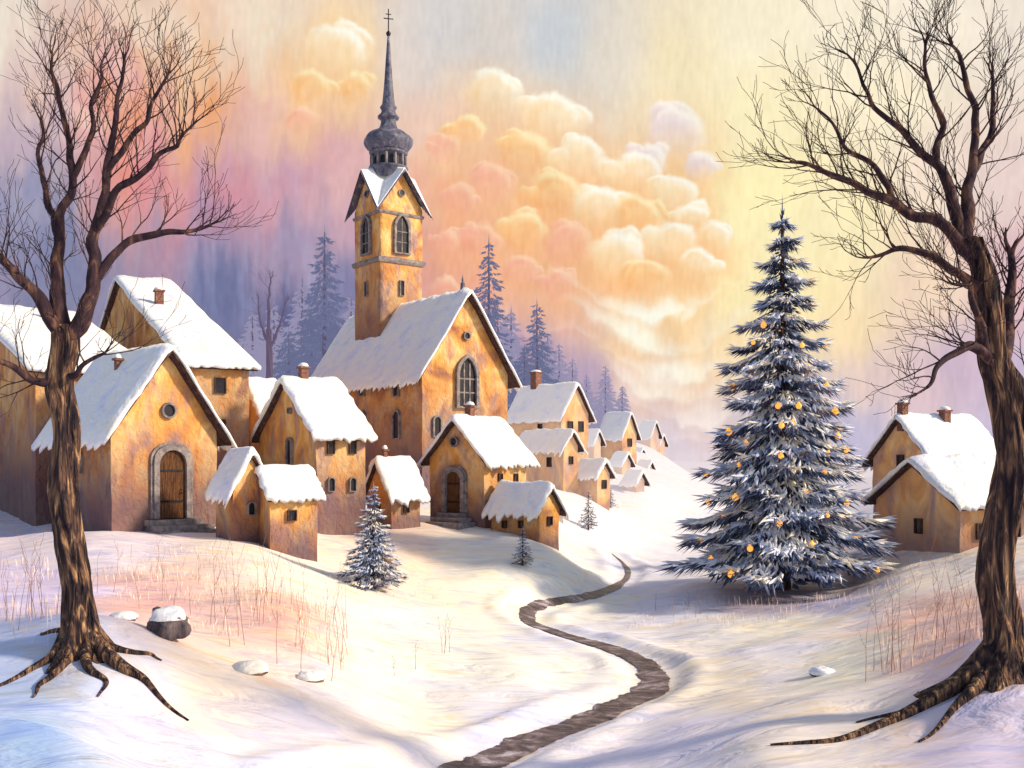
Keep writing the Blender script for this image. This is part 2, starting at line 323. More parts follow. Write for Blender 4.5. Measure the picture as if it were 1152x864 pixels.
    for (cx,cy,r,kq) in PF:
        sub.append((cx,cy,r,kq))
        for j in range(2):
            a=rn.uniform(-2.9,-.1); sub.append((cx+r*.75*math.cos(a),cy+r*.7*math.sin(a)+4,r*rn.uniform(.35,.6),kq))
    body=np.zeros(px.shape); wA=fbm(px/26,py/26,41); wB=fbm(px/26+9,py/26+4,42); wC=fbm(px/8,py/8,44)
    for (cx,cy,r,kq) in PF:
        d=np.hypot(px-cx+16*wA,(py-cy-14+16*wB))/(r*1.9); body=1-(1-body)*(1-.5*np.clip(1-d,0,1)**.9)
    ln=np.clip((py-90)/230,0,1)[...,None]
    bc=np.array([250,208,156])*(1-ln)+np.array([247,184,130])*ln
    C=C*(1-body[...,None])+bc*body[...,None]
    pal={0:((255,252,236),(250,204,140)),1:((255,235,186),(245,166,98)),2:((252,244,232),(222,196,208)),3:((254,212,178),(236,150,132))}
    sub.sort(key=lambda q:q[1]+q[2]*.6)
    for (cx,cy,r,kq) in sub:
        X=(px-cx+8*wA+r*.08*wC)/r; Y=(py-cy+8*wB+r*.08*wC)/r; d=np.sqrt(X*X+Y*Y*1.15)
        lowleft=np.clip(.5-.5*(X*.5-Y*.7),0,1)
        s=np.clip((1.0-d)/(.12+.55*lowleft),0,1); s=s*s*(3-2*s)
        fade=np.clip((.75-Y)/1.2,0,1); al=s*fade*(.94 if kq!=3 else .75)
        spi=.5+.5*np.sin(d*10.5-np.arctan2(Y,X)*1.0+cx)
        L=np.clip(.50+.36*(X*.5-Y*.75)+.36*np.exp(-((d-.80)/.17)**2)*np.clip((X*.5-Y*.85)+.35,0,1)-.15*spi*np.exp(-((d-.45)/.3)**2)+.12*wC,0,1)
        hi,lo=np.array(pal[kq][0]),np.array(pal[kq][1]); cc=lo+(hi-lo)*L[...,None]
        C=C*(1-al[...,None])+cc*al[...,None]
    for pts,th,c1,c2,a0 in [([(618,296),(680,342),(760,356),(846,306)],9,(255,252,234),(250,204,146),.9),([(622,328),(700,376),(772,392),(856,350)],11,(255,251,230),(249,206,156),.95),([(640,366),(708,410),(784,424),(850,380)],9,(255,247,226),(246,204,164),.85),([(662,394),(724,440),(790,448),(846,420)],11,(254,242,226),(238,200,178),.8),([(684,436),(742,468),(796,478),(850,454)],8,(250,236,228),(226,196,192),.75),([(676,466),(740,494),(810,497)],6,(242,230,229),(212,192,204),.6),([(556,350),(600,374),(650,370)],6,(248,214,194),(222,165,165),.45)]:
        q=np.array(catmull(pts,50))
        msk=(px>530)&(px<900)&(py>270)&(py<530)
        ppx=px[msk]+13*wA[msk]+3*wC[msk];ppy=py[msk]+13*wB[msk]+3*wC[msk];bb=np.full(ppx.shape,1e9);ss=np.zeros(ppx.shape);tt=np.zeros(ppx.shape)
        for qi,(a,b_) in enumerate(q):
            d=(ppx-a)**2+(ppy-b_)**2; s_=d<bb; bb=np.where(s_,d,bb); ss=np.where(s_,ppy-b_,ss); tt=np.where(s_,qi/len(q),tt)
        bb=np.sqrt(bb)*np.sign(ss)
        env=np.sin(np.pi*np.clip(tt,0,1))**.8*(.75+.45*np.sin(tt*9+th)); th2=th*(.25+1.0*env)
        f2=np.exp(-((bb-th2*1.5)/(th2*.9))**2)*a0*env*.5; mm=np.zeros(px.shape); mm[msk]=np.clip(f2,0,1); over(mm,c2)
        f=np.where(bb>0,np.exp(-(bb/(th2*.65))**2*1.3),np.exp(-(bb/(th2*1.7))**2*1.3))*a0*env
        mm=np.zeros(px.shape); mm[msk]=np.clip(f,0,1); over(mm,c1)
    C+= 4*vnoise(px/3,py/12,51)[...,None]+3*fbm(px/7,py/7,52)[...,None]
    C=np.clip(C,0,255)/255
    L=np.where(C<=.04045,C/12.92,((C+.055)/1.055)**2.4)
    m,t,out=ntree('painted_evening_sky')
    at=t.nodes.new('ShaderNodeAttribute'); at.attribute_name='tint_and_light'
    n=pos_noise(t,.035,(1,1,.45),4,.8); r=ramp(t,[(.3,(.95,.95,.96,1)),(.7,(1.05,1.04,1.03,1))]); t.links.new(n.outputs['Fac'],r.inputs[0])
    c=mixc(t,1.0,at.outputs['Color'],r.outputs[0],'MULTIPLY')
    e=t.nodes.new('ShaderNodeEmission'); t.links.new(c,e.inputs[0]); t.links.new(e.outputs[0],out.inputs[0])
    ob=gridmesh('sky',co,len(az),len(el),m); colattr(ob,L)
    ob['kind']='structure'; ob['label']='pastel evening sky with curling peach and cream clouds'
build_sky()

# ---------------------------------------------------------------- buildings
UP=Vector((0,0,1))
def outline(w,h,kind):
    if kind=='round': return [(w/2*math.cos(a),h/2+h/2*math.sin(a)) for a in [2*math.pi*i/20 for i in range(20)]]
    if kind=='rect': return [(-w/2,0),(w/2,0),(w/2,h),(-w/2,h)]
    P=[(-w/2,0),(w/2,0)]
    if kind=='arch':
        for i in range(11):
            a=math.pi*i/10; P.append((w/2*math.cos(a),h-w/2+w/2*math.sin(a)))
    else:
        r=w; hh=w*math.sin(math.radians(60))
        for i in range(7):
            a=math.radians(60)*i/6; P.append((-w/2+r*math.cos(a),h-hh+r*math.sin(a)))
        for i in range(1,7):
            a=math.radians(60)*(1-i/6); P.append((w/2-r*math.cos(a),h-hh+r*math.sin(a)))
    return P
def slab(V,F,o,U,N,pts,d0,d1):
    i=len(V);n=len(pts)
    for d in(d0,d1):
        for u,v in pts: V.append(tuple(o+U*u+UP*v+N*d))
    F.append(tuple(range(i+n,i+2*n))); 
    for k in range(n): F.append((i+k,i+(k+1)%n,i+n+(k+1)%n,i+n+k))
def ring(V,F,o,U,N,outer,inner,d0,d1):
    i=len(V);n=len(outer)
    for pts,d in((outer,d0),(outer,d1),(inner,d1),(inner,d0)):
        for u,v in pts: V.append(tuple(o+U*u+UP*v+N*d))
    for r in range(3):
        for k in range(n):
            F.append((i+r*n+k,i+r*n+(k+1)%n,i+(r+1)*n+(k+1)%n,i+(r+1)*n+k))
def opening(par,o,U,N,w,h,kind,fr,name='window',framemat='stone',mull=(1,1),panemat='darkglass',fd=.09):
    V=[];F=[]; pts=outline(w,h,kind); slab(V,F,o,U,N,pts,-.04,.018)
    wn=mk(name,V,F,M[panemat],par,tuple(o),smooth=False)
    V=[];F=[]
    if kind=='round': ou=[(x*(w/2+fr)/(w/2),h/2+(y-h/2)*(h/2+fr)/(h/2)) for x,y in pts]
    else: ou=[(x*(w/2+fr)/(w/2), (y*(h+fr)/h if y>0 else -fr*.6)) for x,y in pts]
    ring(V,F,o,U,N,ou,pts,-.03,fd)
    if mull:
        bw=max(.018,w*.035)
        for i in range(mull[0]):
            x=-w/2+w*(i+1)/(mull[0]+1); top=h*(.93 if kind!='rect' else 1)-abs(x)*.5
            if kind=='round': top=h
            box(V,F,o+U*x+UP*top/2+N*.035,U,N,UP,bw,.014,top/2-.003)
        for i in range(mull[1]):
            z=h*.85*(i+1)/(mull[1]+1) if kind!='round' else h/2
            box(V,F,o+UP*z+N*.033,U,N,UP,w/2-.004,.011,bw)
    mk('frame' if name=='window' else 'door_frame',V,F,M[framemat],wn,tuple(o),smooth=False)
    return wn
def roofpiece(pw,P0,P1,Q,zr,slope,og,oe,th,lift,rag,name,mat,parent,at,nu,nv,seed,par_sag=.05):
    V=[];F=[];rn=random.Random(seed)
    H=Q/2+oe
    us=[i/(nu-1) for i in range(nu)]; vs=[-1+2*j/(nv-1) for j in range(nv)]
    ragE={-1:[rn.uniform(0,rag)*(1.6 if rn.random()<.25 else 1) for _ in us],1:[rn.uniform(0,rag)*(1.6 if rn.random()<.25 else 1) for _ in us]}
    ragG={0:[rn.uniform(-.3,1)*rag*.5 for _ in vs],1:[rn.uniform(-.3,1)*rag*.5 for _ in vs]}
    for layer in(0,1):
        for i,u in enumerate(us):
            for j,v in enumerate(vs):
                p=P0-og+(P1-P0+2*og)*u
                if i==0:p-=ragG[0][j]
                if i==nu-1:p+=ragG[1][j]
                q=v*H
                if abs(v)>.999: q+=math.copysign(ragE[-1 if v<0 else 1][i],v)
                aq=math.sqrt(q*q+.1**2)
                z=zr-slope*aq-par_sag*math.sin(math.pi*min(1,abs(v)))
                if layer:
                    w=pw(p,Q/2+q,0); nn=noise.noise(Vector((w.x*1.3,w.y*1.3,seed)))*.08+noise.noise(Vector((w.x*4,w.y*4,seed)))*.03
                    edge=min(1,(1-abs(v))*5+.35)*min(1,min(u,1-u)*10+.45)
                    z+=lift+th*edge+nn*edge*(th/.18)
                else: z+=lift-.03-(.05 if abs(v)>.999 else 0)
                V.append(tuple(pw(p,Q/2+q,z)))
    n=nu*nv
    for i in range(nu-1):
        for j in range(nv-1):
            a=i*nv+j; F.append((n+a,n+a+nv,n+a+nv+1,n+a+1)); F.append((a,a+1,a+nv+1,a+nv))
    for i in range(nu-1):
        a=i*nv;F.append((a,a+nv,n+a+nv,n+a)); a=i*nv+nv-1;F.append((a,n+a,n+a+nv,a+nv))
    for j in range(nv-1):
        a=j;F.append((a,n+a,n+a+1,a+1)); a=(nu-1)*nv+j;F.append((a,a+1,n+a+1,n+a))
    return mk(name,V,F,M[mat],parent,at)
class House: pass
def solve(Cx,Cy,dx,dy,px):
    k=(px-576)/FP; return (k*Cy-Cx)/(dx-k*dy)
hs=[0]
def house(label,cat,Y,c,r,l,th,eave,peak,gable,far='',chim=(),group=None,og=.28,oe=.30,name='house',snowth=.20,floor=None,depth=None):
    hs[0]+=1; sd=hs[0]
    th=math.radians(th); X=(c-576)*Y/FP
    R=Vector((math.cos(th),math.sin(th),0)); Ld=Vector((-math.sin(th),math.cos(th),0))
    a=solve(X,Y,R.x,R.y,r); b=depth or solve(X,Y,Ld.x,Ld.y,l)
    h=House(); h.C=Vector((X,Y,0)); h.R=R; h.L=Ld; h.a=a; h.b=b
    h.nR=Vector((math.sin(th),-math.cos(th),0)); h.nL=Vector((-math.cos(th),-math.sin(th),0))
    h.th=th; h.scale=Y/FP
    if gable=='right': Pax,Qax,P,Q=Ld,R,b,a
    else: Pax,Qax,P,Q=R,Ld,a,b
    h.P,h.Q,h.Pax,h.Qax=P,Q,Pax,Qax
    mid=h.C+Qax*Q/2
    zr=ZC+(520-peak)*mid.y/FP; ze=ZC+(520-eave)*Y/FP
    h.zr,h.ze=zr,ze
    pts=[h.C,h.C+R*a,h.C+Ld*b,h.C+R*a+Ld*b]
    zs=[gz(p.x,p.y) for p in pts]; h.zb=min(zs)-.35
    if floor: h.zb=min(h.zb,ZC+(520-floor)*Y/FP)
    base=(pts[0]+pts[3])/2; base.z=sum(zs)/4
    e=empty(name,tuple(base),label,cat,group); h.e=e
    slope=(zr-ze)/(Q/2); h.slope=slope
    pw=lambda p,q,z: h.C+Pax*p+Qax*q+UP*z
    h.pw=pw
    V=[];F=[]
    def wallgrid(f,top,length):
        n=max(6,int(length/.3)); mz=max(6,int((ze-h.zb)/.3)); i0=len(V)
        if n%2: n+=1
        for i in range(n+1):
            for j in range(mz+1):
                s=i/n; z=h.zb+(top(s)-h.zb)*j/mz; v=f(s)+UP*z
                nv=noise.noise_vector(v*1.1+Vector((sd,0,0)))*.045; nv.z=0
                V.append(tuple(v+nv))
        for i in range(n):
            for j in range(mz):
                q=i0+i*(mz+1)+j; F.append((q,q+mz+1,q+mz+2,q+1))
    gt=lambda s: zr-.02-slope*abs(s-.5)*Q; et=lambda s: ze-.02
    wallgrid(lambda s:pw(0,Q*s,0),gt,Q); wallgrid(lambda s:pw(P,Q*s,0),gt,Q)
    wallgrid(lambda s:pw(P*s,0,0),et,P); wallgrid(lambda s:pw(P*s,Q,0),et,P)
    h.wall=mk('wall',V,F,M['wall'+far],e,tuple(base))
    det=1 if Y<60 else .5
    nu=max(16,int(P/.085*det)); 
    if Y>60: nu=min(nu,30)
    sfar='' if far=='_pale' else far
    h.roof=roofpiece(pw,0,P,Q,zr,slope,og-.05,oe-.06,.10,.02,.03,'roof','thatch',e,tuple(base),max(10,nu//3),13,sd)
    h.snow=roofpiece(pw,0,P,Q,zr,slope,og,oe,snowth,.105,.14 if Y<60 else .08,'snow_layer','snow'+sfar,h.roof,tuple(base),nu,25,sd+50)
    for (fp,fq,ww,top) in chim:
        q=Q*fq; zt=zr-slope*abs(q-Q/2); o=pw(P*fp,q,0)
        V=[];F=[]; hgt_=top
        box(V,F,o+UP*(zt+hgt_/2-.25),R,Ld,UP,ww/2,ww/2,hgt_/2+.25)
        box(V,F,o+UP*(zt+hgt_+.03),R,Ld,UP,ww/2+.05,ww/2+.05,.035)
        ch=mk('chimney',V,F,M['brick'],h.roof,tuple(o+UP*zt),smooth=False)
        V=[];F=[]; lathe(V,F,(o.x,o.y),[(ww*.66,zt+hgt_+.067),(ww*.68,zt+hgt_+.10),(ww*.5,zt+hgt_+.17),(ww*.2,zt+hgt_+.20),(0.001,zt+hgt_+.205)],10)
        mk('snow_cap',V,F,M['snow'+sfar],ch,tuple(o+UP*zt))
    return h
def win(h,face,f,py,w,ht,kind='rect',fr=.05,**kw):
    if face=='R': o=h.C+h.R*h.a*f; N=h.nR; U=h.R
    else: o=h.C+h.L*h.b*f; N=h.nL; U=-h.L
    z=ZC+(520-py)*o.y/FP-ht/2
    if w<.6:
        kw.setdefault('mull',None)
        if kind=='rect': kw.setdefault('framemat','darkwood'); fr=min(fr,.035); kw.setdefault('fd',.06)
    return opening(h.e,o+UP*z+N*.03,U,N,w,ht,kind,fr,**kw)
def doorway(h,f,foot,w,ht,steps=3,sw=1.6):
    o=h.C+h.R*h.a*f; z=ZC+(520-foot)*o.y/FP
    o2=o+UP*z+h.nR*.03
    V=[];F=[]; pts=outline(w,ht,'arch'); slab(V,F,o2,h.R,h.nR,pts,-.04,.018)
    d=mk('door',V,F,M['doorwood'],h.e,tuple(o2),smooth=False)
    V=[];F=[]
    def sc(k): return [(x*(w/2+k)/(w/2), y*(ht+k)/ht if y>0 else 0) for x,y in pts]
    ring(V,F,o2,h.R,h.nR,sc(.17),pts,-.03,.13); ring(V,F,o2,h.R,h.nR,sc(.24),sc(.175),-.03,.06)
    mk('door_frame',V,F,M['stone'],d,tuple(o2),smooth=False)
    for zz in(.25,.7):
        V=[];F=[]; box(V,F,o2+UP*ht*zz+h.nR*.032,h.R,h.nR,UP,w*.42,.010,.03)
        mk('hinge_strap',V,F,M['iron'],d,tuple(o2+UP*ht*zz),smooth=False)
    V=[];F=[]; hp=o2+h.R*w*.33+UP*ht*.42+h.nR*.03
    tube(V,F,[hp,hp+h.nR*.05,hp+h.nR*.06-UP*.06,hp+h.nR*.05-UP*.12,hp-UP*.12],[.014]*5,6); mk('handle',V,F,M['iron'],d,tuple(hp))
    V=[];F=[]
    for i in range(steps):
        ext=.34+.30*i; zz=z-.02-.16*i
        box(V,F,o+h.R*.10*i+h.nR*(ext/2+.03)+UP*(zz-.30),h.R,h.nR,UP,sw/2+.10*i,ext/2,.30)
    mk('step',V,F,M['stone'],h.e,tuple(o+UP*z),smooth=False)

h=house('ochre cottage with snowy roof, arched wooden door and stone steps','house',29,125,243,58,47,480,392,'right',og=.42,oe=.36,chim=[(.5,.35,.16,.45)])
doorway(h,.55,583,.86,2.02,3,1.7)
win(h,'R',.52,462,.36,.36,'round',.06,mull=None)
win(h,'L',.5,520,.35,.6,'arch')
h=house('tall ochre house with steep snowy roof and brick chimney','house',35,214,280,90,30,410,316,'left',floor=600,chim=[(.3,.3,.32,.75)])
win(h,'R',.5,434,.34,.5); win(h,'R',.5,480,.3,.45)
h=house('ochre house with snowy roof and round attic window','house',33,40,165,-70,38,415,348,'left',chim=[(.55,.4,.15,.5)])
win(h,'L',.3,375,.35,.35,'round',mull=None)
h=house('small ochre shed with steep snowy gable','shed',28.5,262,300,243,48,546,508,'right',og=.20,oe=.2)
win(h,'R',.5,572,.22,.34,'arch',.03)
h=house('low ochre shed with wide snowy roof','shed',28.2,304,357,300,30,558,529,'left',og=.14,oe=.16,depth=1.75,snowth=.14)
win(h,'R',.45,580,.2,.26,'rect',.03)
h=house('two storey ochre house with snowy roof and small square windows','house',33,356,411,292,37,487,430,'left',og=.25,oe=.28,chim=[(.35,.5,.26,.5)])
for f in(.28,.72):
    win(h,'R',f,503,.2,.42,'rect',.03); win(h,'R',f,545,.2,.42,'arch',.03)
win(h,'L',.42,508,.34,.85,'arch',.06); win(h,'L',.42,462,.16,.16,'round',.03,mull=None)
h=house('small ochre house with snow covered roof among neighbours','house',39,300,325,262,35,472,430,'left')
h=house('low ochre outbuilding with snowy roof and small window','shed',36,440,473,413,38,554,518,'left',og=.2,oe=.22,chim=[(.2,.5,.14,.35)])
win(h,'R',.5,572,.16,.28,'rect',.03); win(h,'L',.5,572,.16,.28,'rect',.03)
h=house('ochre chapel house with arched door, steps and brick chimney','house',37,545,592,484,52,514,472,'left',og=.3,oe=.3,chim=[(.3,.5,.26,.5)])
h2=House(); h2.C=h.C+h.L*h.b; h2.R=-h.L; h2.nR=h.nL; h2.a=h.b; h2.e=h.e
doorway(h2,.47,576,.74,1.5,3,1.25)
win(h,'L',.53,497,.3,.3,'round',.05,mull=None)
win(h,'R',.35,538,.16,.3,'rect',.03); win(h,'R',.72,538,.16,.3,'rect',.03)
h=house('low ochre barn with snowy roof and tiny windows','shed',35,606,629,553,42,571,547,'right',og=.2,oe=.22)
win(h,'R',.5,586,.16,.26,'rect',.03); win(h,'L',.35,590,.14,.22,'rect',.03); win(h,'L',.7,590,.14,.22,'rect',.03)
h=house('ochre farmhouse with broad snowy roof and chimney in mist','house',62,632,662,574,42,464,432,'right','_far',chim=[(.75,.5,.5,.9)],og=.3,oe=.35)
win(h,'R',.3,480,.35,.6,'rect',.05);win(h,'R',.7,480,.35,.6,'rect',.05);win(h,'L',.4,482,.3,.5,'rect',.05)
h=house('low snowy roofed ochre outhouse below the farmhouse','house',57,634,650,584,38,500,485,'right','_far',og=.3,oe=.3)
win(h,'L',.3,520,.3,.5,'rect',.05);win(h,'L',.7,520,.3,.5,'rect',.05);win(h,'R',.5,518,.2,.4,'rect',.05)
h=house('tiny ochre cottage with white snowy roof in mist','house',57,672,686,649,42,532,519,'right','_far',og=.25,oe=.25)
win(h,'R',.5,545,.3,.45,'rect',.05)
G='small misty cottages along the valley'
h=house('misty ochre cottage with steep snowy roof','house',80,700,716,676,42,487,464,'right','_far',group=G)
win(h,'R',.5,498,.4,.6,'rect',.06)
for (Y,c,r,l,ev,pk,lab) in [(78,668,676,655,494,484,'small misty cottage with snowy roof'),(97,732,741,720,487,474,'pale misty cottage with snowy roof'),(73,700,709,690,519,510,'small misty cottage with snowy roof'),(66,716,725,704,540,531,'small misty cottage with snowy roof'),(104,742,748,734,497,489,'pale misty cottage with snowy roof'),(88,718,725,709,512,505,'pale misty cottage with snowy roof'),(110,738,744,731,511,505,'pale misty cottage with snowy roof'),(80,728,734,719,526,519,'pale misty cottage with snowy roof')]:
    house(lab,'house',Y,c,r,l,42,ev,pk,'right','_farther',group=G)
h=house('ochre house with snowy gable roof and two chimneys','house',37,1048,1125,982,24,514,470,'left','_pale',og=.3,oe=.35,chim=[(.02,.5,.28,.5),(.55,.4,.3,.55)])
win(h,'L',.5,520,.25,.5,'rect',.05); win(h,'L',.5,553,.25,.5,'rect',.05)
h=house('low ochre house with wide snow covered roof','house',30,1080,1190,1022,16,566,520,'left','_pale',og=.3,oe=.30,depth=4.0)
win(h,'L',.45,592,.26,.42,'rect',.05); win(h,'R',.2,598,.26,.42,'rect',.05); win(h,'R',.55,598,.26,.42,'rect',.05)

# ---------------------------------------------------------------- church
h=house('ochre stone church with snowy nave roof and onion domed tower','church',48,475,571,352,38,413,329,'right',og=.45,oe=.5,name='church',snowth=.26)
win(h,'R',.5,430,1.0,2.35,'gothic',.16,mull=(2,2),fd=.16)
win(h,'R',.5,378,.3,.3,'round',.06,mull=None)
win(h,'R',.16,480,.35,.9,'arch',.08)
for f in(.2,.5): win(h,'L',f,436,.4,.8,'arch',.08)
for f in(.2,.5): win(h,'L',f,478,.5,1.3,'arch',.10)
rp=h.pw(.3,h.Q/2,h.zr+.2); V=[];F=[]
lathe(V,F,(rp.x,rp.y),[(.12,h.zr+.1),(.10,h.zr+.5),(.04,h.zr+.55),(.06,h.zr+.65),(.02,h.zr+.8),(.001,h.zr+.95)],8); mk('finial',V,F,M['slate'],h.roof,tuple(rp))
ctr=h.pw(0,h.Q/2,0); tt=solve(ctr.x,ctr.y,h.L.x,h.L.y,437); tc=ctr+h.L*tt
k=tc.y/FP; zt=lambda py:ZC+(520-py)*k
w=2.62; R,Ld=h.R,h.L; base=tc+UP*h.zb
zev=zt(238)
def sq(hw,z): return [tc+R*sx*hw+Ld*sy*hw+UP*z for sx,sy in((-1,-1),(1,-1),(1,1),(-1,1))]
def loops(V,F,L_,n=10):
    i0=len(V)
    for hw,z in L_:
        s=sq(hw,z)
        for e_ in range(4):
            for q in range(n):
                v=s[e_].lerp(s[(e_+1)%4],q/n); nv=noise.noise_vector(v*1.1)*.035; nv.z=0; V.append(tuple(v+nv))
    m_=4*n
    for i in range(len(L_)-1):
        for q in range(m_): F.append((i0+i*m_+q,i0+i*m_+(q+1)%m_,i0+(i+1)*m_+(q+1)%m_,i0+(i+1)*m_+q))
hw=w/2
zz=[h.zr-5+i*(zev-h.zr+5)/26 for i in range(27)]
V=[];F=[]
loops(V,F,[(hw,z) for z in zz])
zpk=zt(200)
for (U,N) in((R,h.nR),(Ld,R),(R,-h.nR),(Ld,h.nL)):
    o=tc+N*hw; i=len(V); V+= [tuple(o-U*hw+UP*(zev-.01)),tuple(o+U*hw+UP*(zev-.01)),tuple(o+UP*zpk)]; F.append((i,i+1,i+2))
tower=mk('tower',V,F,M['wall'],h.e,tuple(base))
def band(z,hh,ex):
    V=[];F=[]
    loops(V,F,[(hw-.02,z-hh),(hw+ex*.6,z-hh),(hw+ex,z-hh*.2),(hw+ex,z+hh*.5),(hw-.02,z+hh)],4); return V,F
V,F=band(zt(298),.16,.13); mk('cornice',V,F,M['stone'],tower,tuple(base),smooth=False)
V,F=band(zt(246),.10,.08); mk('cornice',V,F,M['stone'],tower,tuple(base),smooth=False)
for N,U in((h.nR,R),(h.nL,-Ld)):
    o=tc+N*(hw+.03)+UP*zt(289)
    opening(tower,o,U,N,.74,1.95,'gothic',.13,mull=(1,2),fd=.13)
    o=tc+N*(hw+.03)+UP*zt(336); opening(tower,o,U,N,.2,.75,'rect',.04,mull=None)
    o=tc+N*(hw+.03)+UP*zt(226); opening(tower,o,U,N,.3,.3,'round',.05,mull=None,fd=.06)
def towroof(name,mat,ov,lift,th,par):
    V=[];F=[];n=37;H=hw+ov
    sl=(zpk-zev)/hw
    for layer in(0,1):
        for i in range(n):
            for j in range(n):
                a=(-1+2*i/(n-1))*H; b_=(-1+2*j/(n-1))*H
                z=zpk-sl*min(abs(a),abs(b_))
                m_=max(abs(a),abs(b_))/H
                z+= .55*(1-m_)**1.5
                z+=lift+(th*(.6+.4*min(1,(1-m_)*6)) if layer else 0)
                V.append(tuple(tc+R*a+Ld*b_+UP*z))
    N_=n*n
    for i in range(n-1):
        for j in range(n-1):
            a=i*n+j; F.append((N_+a,N_+a+n,N_+a+n+1,N_+a+1)); F.append((a,a+1,a+n+1,a+n))
    for i in range(n-1):
        for a,bn in((i*n,n),(i*n+n-1,n),(i,1),((n-1)*n+i,1)): F.append((a,a+bn,N_+a+bn,N_+a))
    return mk(name,V,F,M[mat],par,tuple(base))
tr=towroof('tower_roof','slate',.42,.03,.10,tower)
towroof('snow_layer','snow',.36,.135,.09,tr)
cx=(tc.x,tc.y)
V=[];F=[]
lathe(V,F,cx,[(.98,zt(202)),(.98,zt(192)),(1.06,zt(191)),(1.06,zt(189)),(.80,zt(188)),(.80,zt(176)),(1.0,zt(175)),(1.05,zt(172.5)),(.95,zt(171.5))],24)
drum=mk('lantern_drum',V,F,M['slate'],tower,(tc.x,tc.y,zt(190)))
for i in range(12):
    V=[];F=[]
    a=2*math.pi*i/12; d=Vector((math.cos(a),math.sin(a),0))
    tube(V,F,[tc+d*.93+UP*zt(188.5),tc+d*.93+UP*zt(176)],[.075,.075],8)
    mk('column',V,F,M['stone'],drum,tuple(tc+d*.93+UP*zt(188)))
for i in range(12):
    V=[];F=[]
    a=2*math.pi*(i+.5)/12; d=Vector((math.cos(a),math.sin(a),0)); s=Vector((-d.y,d.x,0))
    slab(V,F,tc+d*.79+UP*zt(187.5),s,d,outline(.26,.44,'arch'),-.02,.03)
    mk('window',V,F,M['darkglass'],drum,tuple(tc+d*.79+UP*zt(187)),smooth=False)
V=[];F=[]
n=40; prof=[(.92,172),(1.10,169),(1.24,165),(1.30,161),(1.27,157),(1.12,153),(.88,149.5),(.62,147),(.50,145),(.42,140),(.40,136),(.44,134.5),(.56,133.5),(.58,131.5),(.50,130),(.42,128),(.36,125),(.42,122.5),(.46,121),(.40,119.5),(.34,117),(.29,108),(.21,88),(.13,62),(.055,40)]
for (r,py) in prof:
    for q in range(n):
        a=2*math.pi*q/n; rr=r*(1+.035*math.cos(a*10)*(1 if py>146 else .5)); V.append((tc.x+rr*math.cos(a),tc.y+rr*math.sin(a),zt(py)))
for i in range(len(prof)-1):
    for q in range(n): F.append((i*n+q,i*n+(q+1)%n,(i+1)*n+(q+1)%n,(i+1)*n+q))
spire=mk('onion_dome_spire',V,F,M['slate'],tower,(tc.x,tc.y,zt(172)))
V=[];F=[]
lathe(V,F,cx,[(.03,zt(42)),(.12,zt(39)),(.13,zt(37)),(.05,zt(35))],10)
tube(V,F,[tc+UP*zt(38),tc+UP*zt(10)],[.035,.028],6)
cd=Vector((.97,.24,0)).normalized()
tube(V,F,[tc-cd*.26+UP*zt(21),tc+cd*.26+UP*zt(21)],[.03,.03],6)
tube(V,F,[tc-cd*.15+UP*zt(16),tc+cd*.15+UP*zt(16)],[.025,.025],6)
mk('cross',V,F,M['iron'],spire,(tc.x,tc.y,zt(38)))

# ---------------------------------------------------------------- bare trees
def grow(V,F,p,d,L,r,lev,rn,up=.12):
    n=6 if lev<2 else 4
    pts=[p.copy()];rads=[r];cur=p.copy();dd=d.copy();kids=[]
    for i in range(n):
        dd=(dd+Vector((rn.uniform(-.26,.26),rn.uniform(-.2,.2),rn.uniform(-.2,.22)+up*.4))).normalized()
        cur=cur+dd*L/n; pts.append(cur.copy()); rads.append(max(.0034,r*(1-.78*(i+1)/n)))
        kids.append((cur.copy(),dd.copy(),rads[-1]))
    tube(V,F,pts,rads,5 if r>.02 else 3)
    if lev>=3 or L<.14: return
    for i,(q,t_,rr) in enumerate(kids):
        if i==0 or rn.random()>(.80 if lev==1 else .62): continue
        ax=Vector((rn.uniform(-1,1),rn.uniform(-.7,.7),rn.uniform(-.6,1))).cross(t_)
        if ax.length<.1: continue
        ax.normalize(); nd=(t_+ax*rn.uniform(.45,.9)+Vector((0,0,up))).normalized()
        grow(V,F,q,nd,L*rn.uniform(.40,.68),rr*.7,lev+1,rn,up)
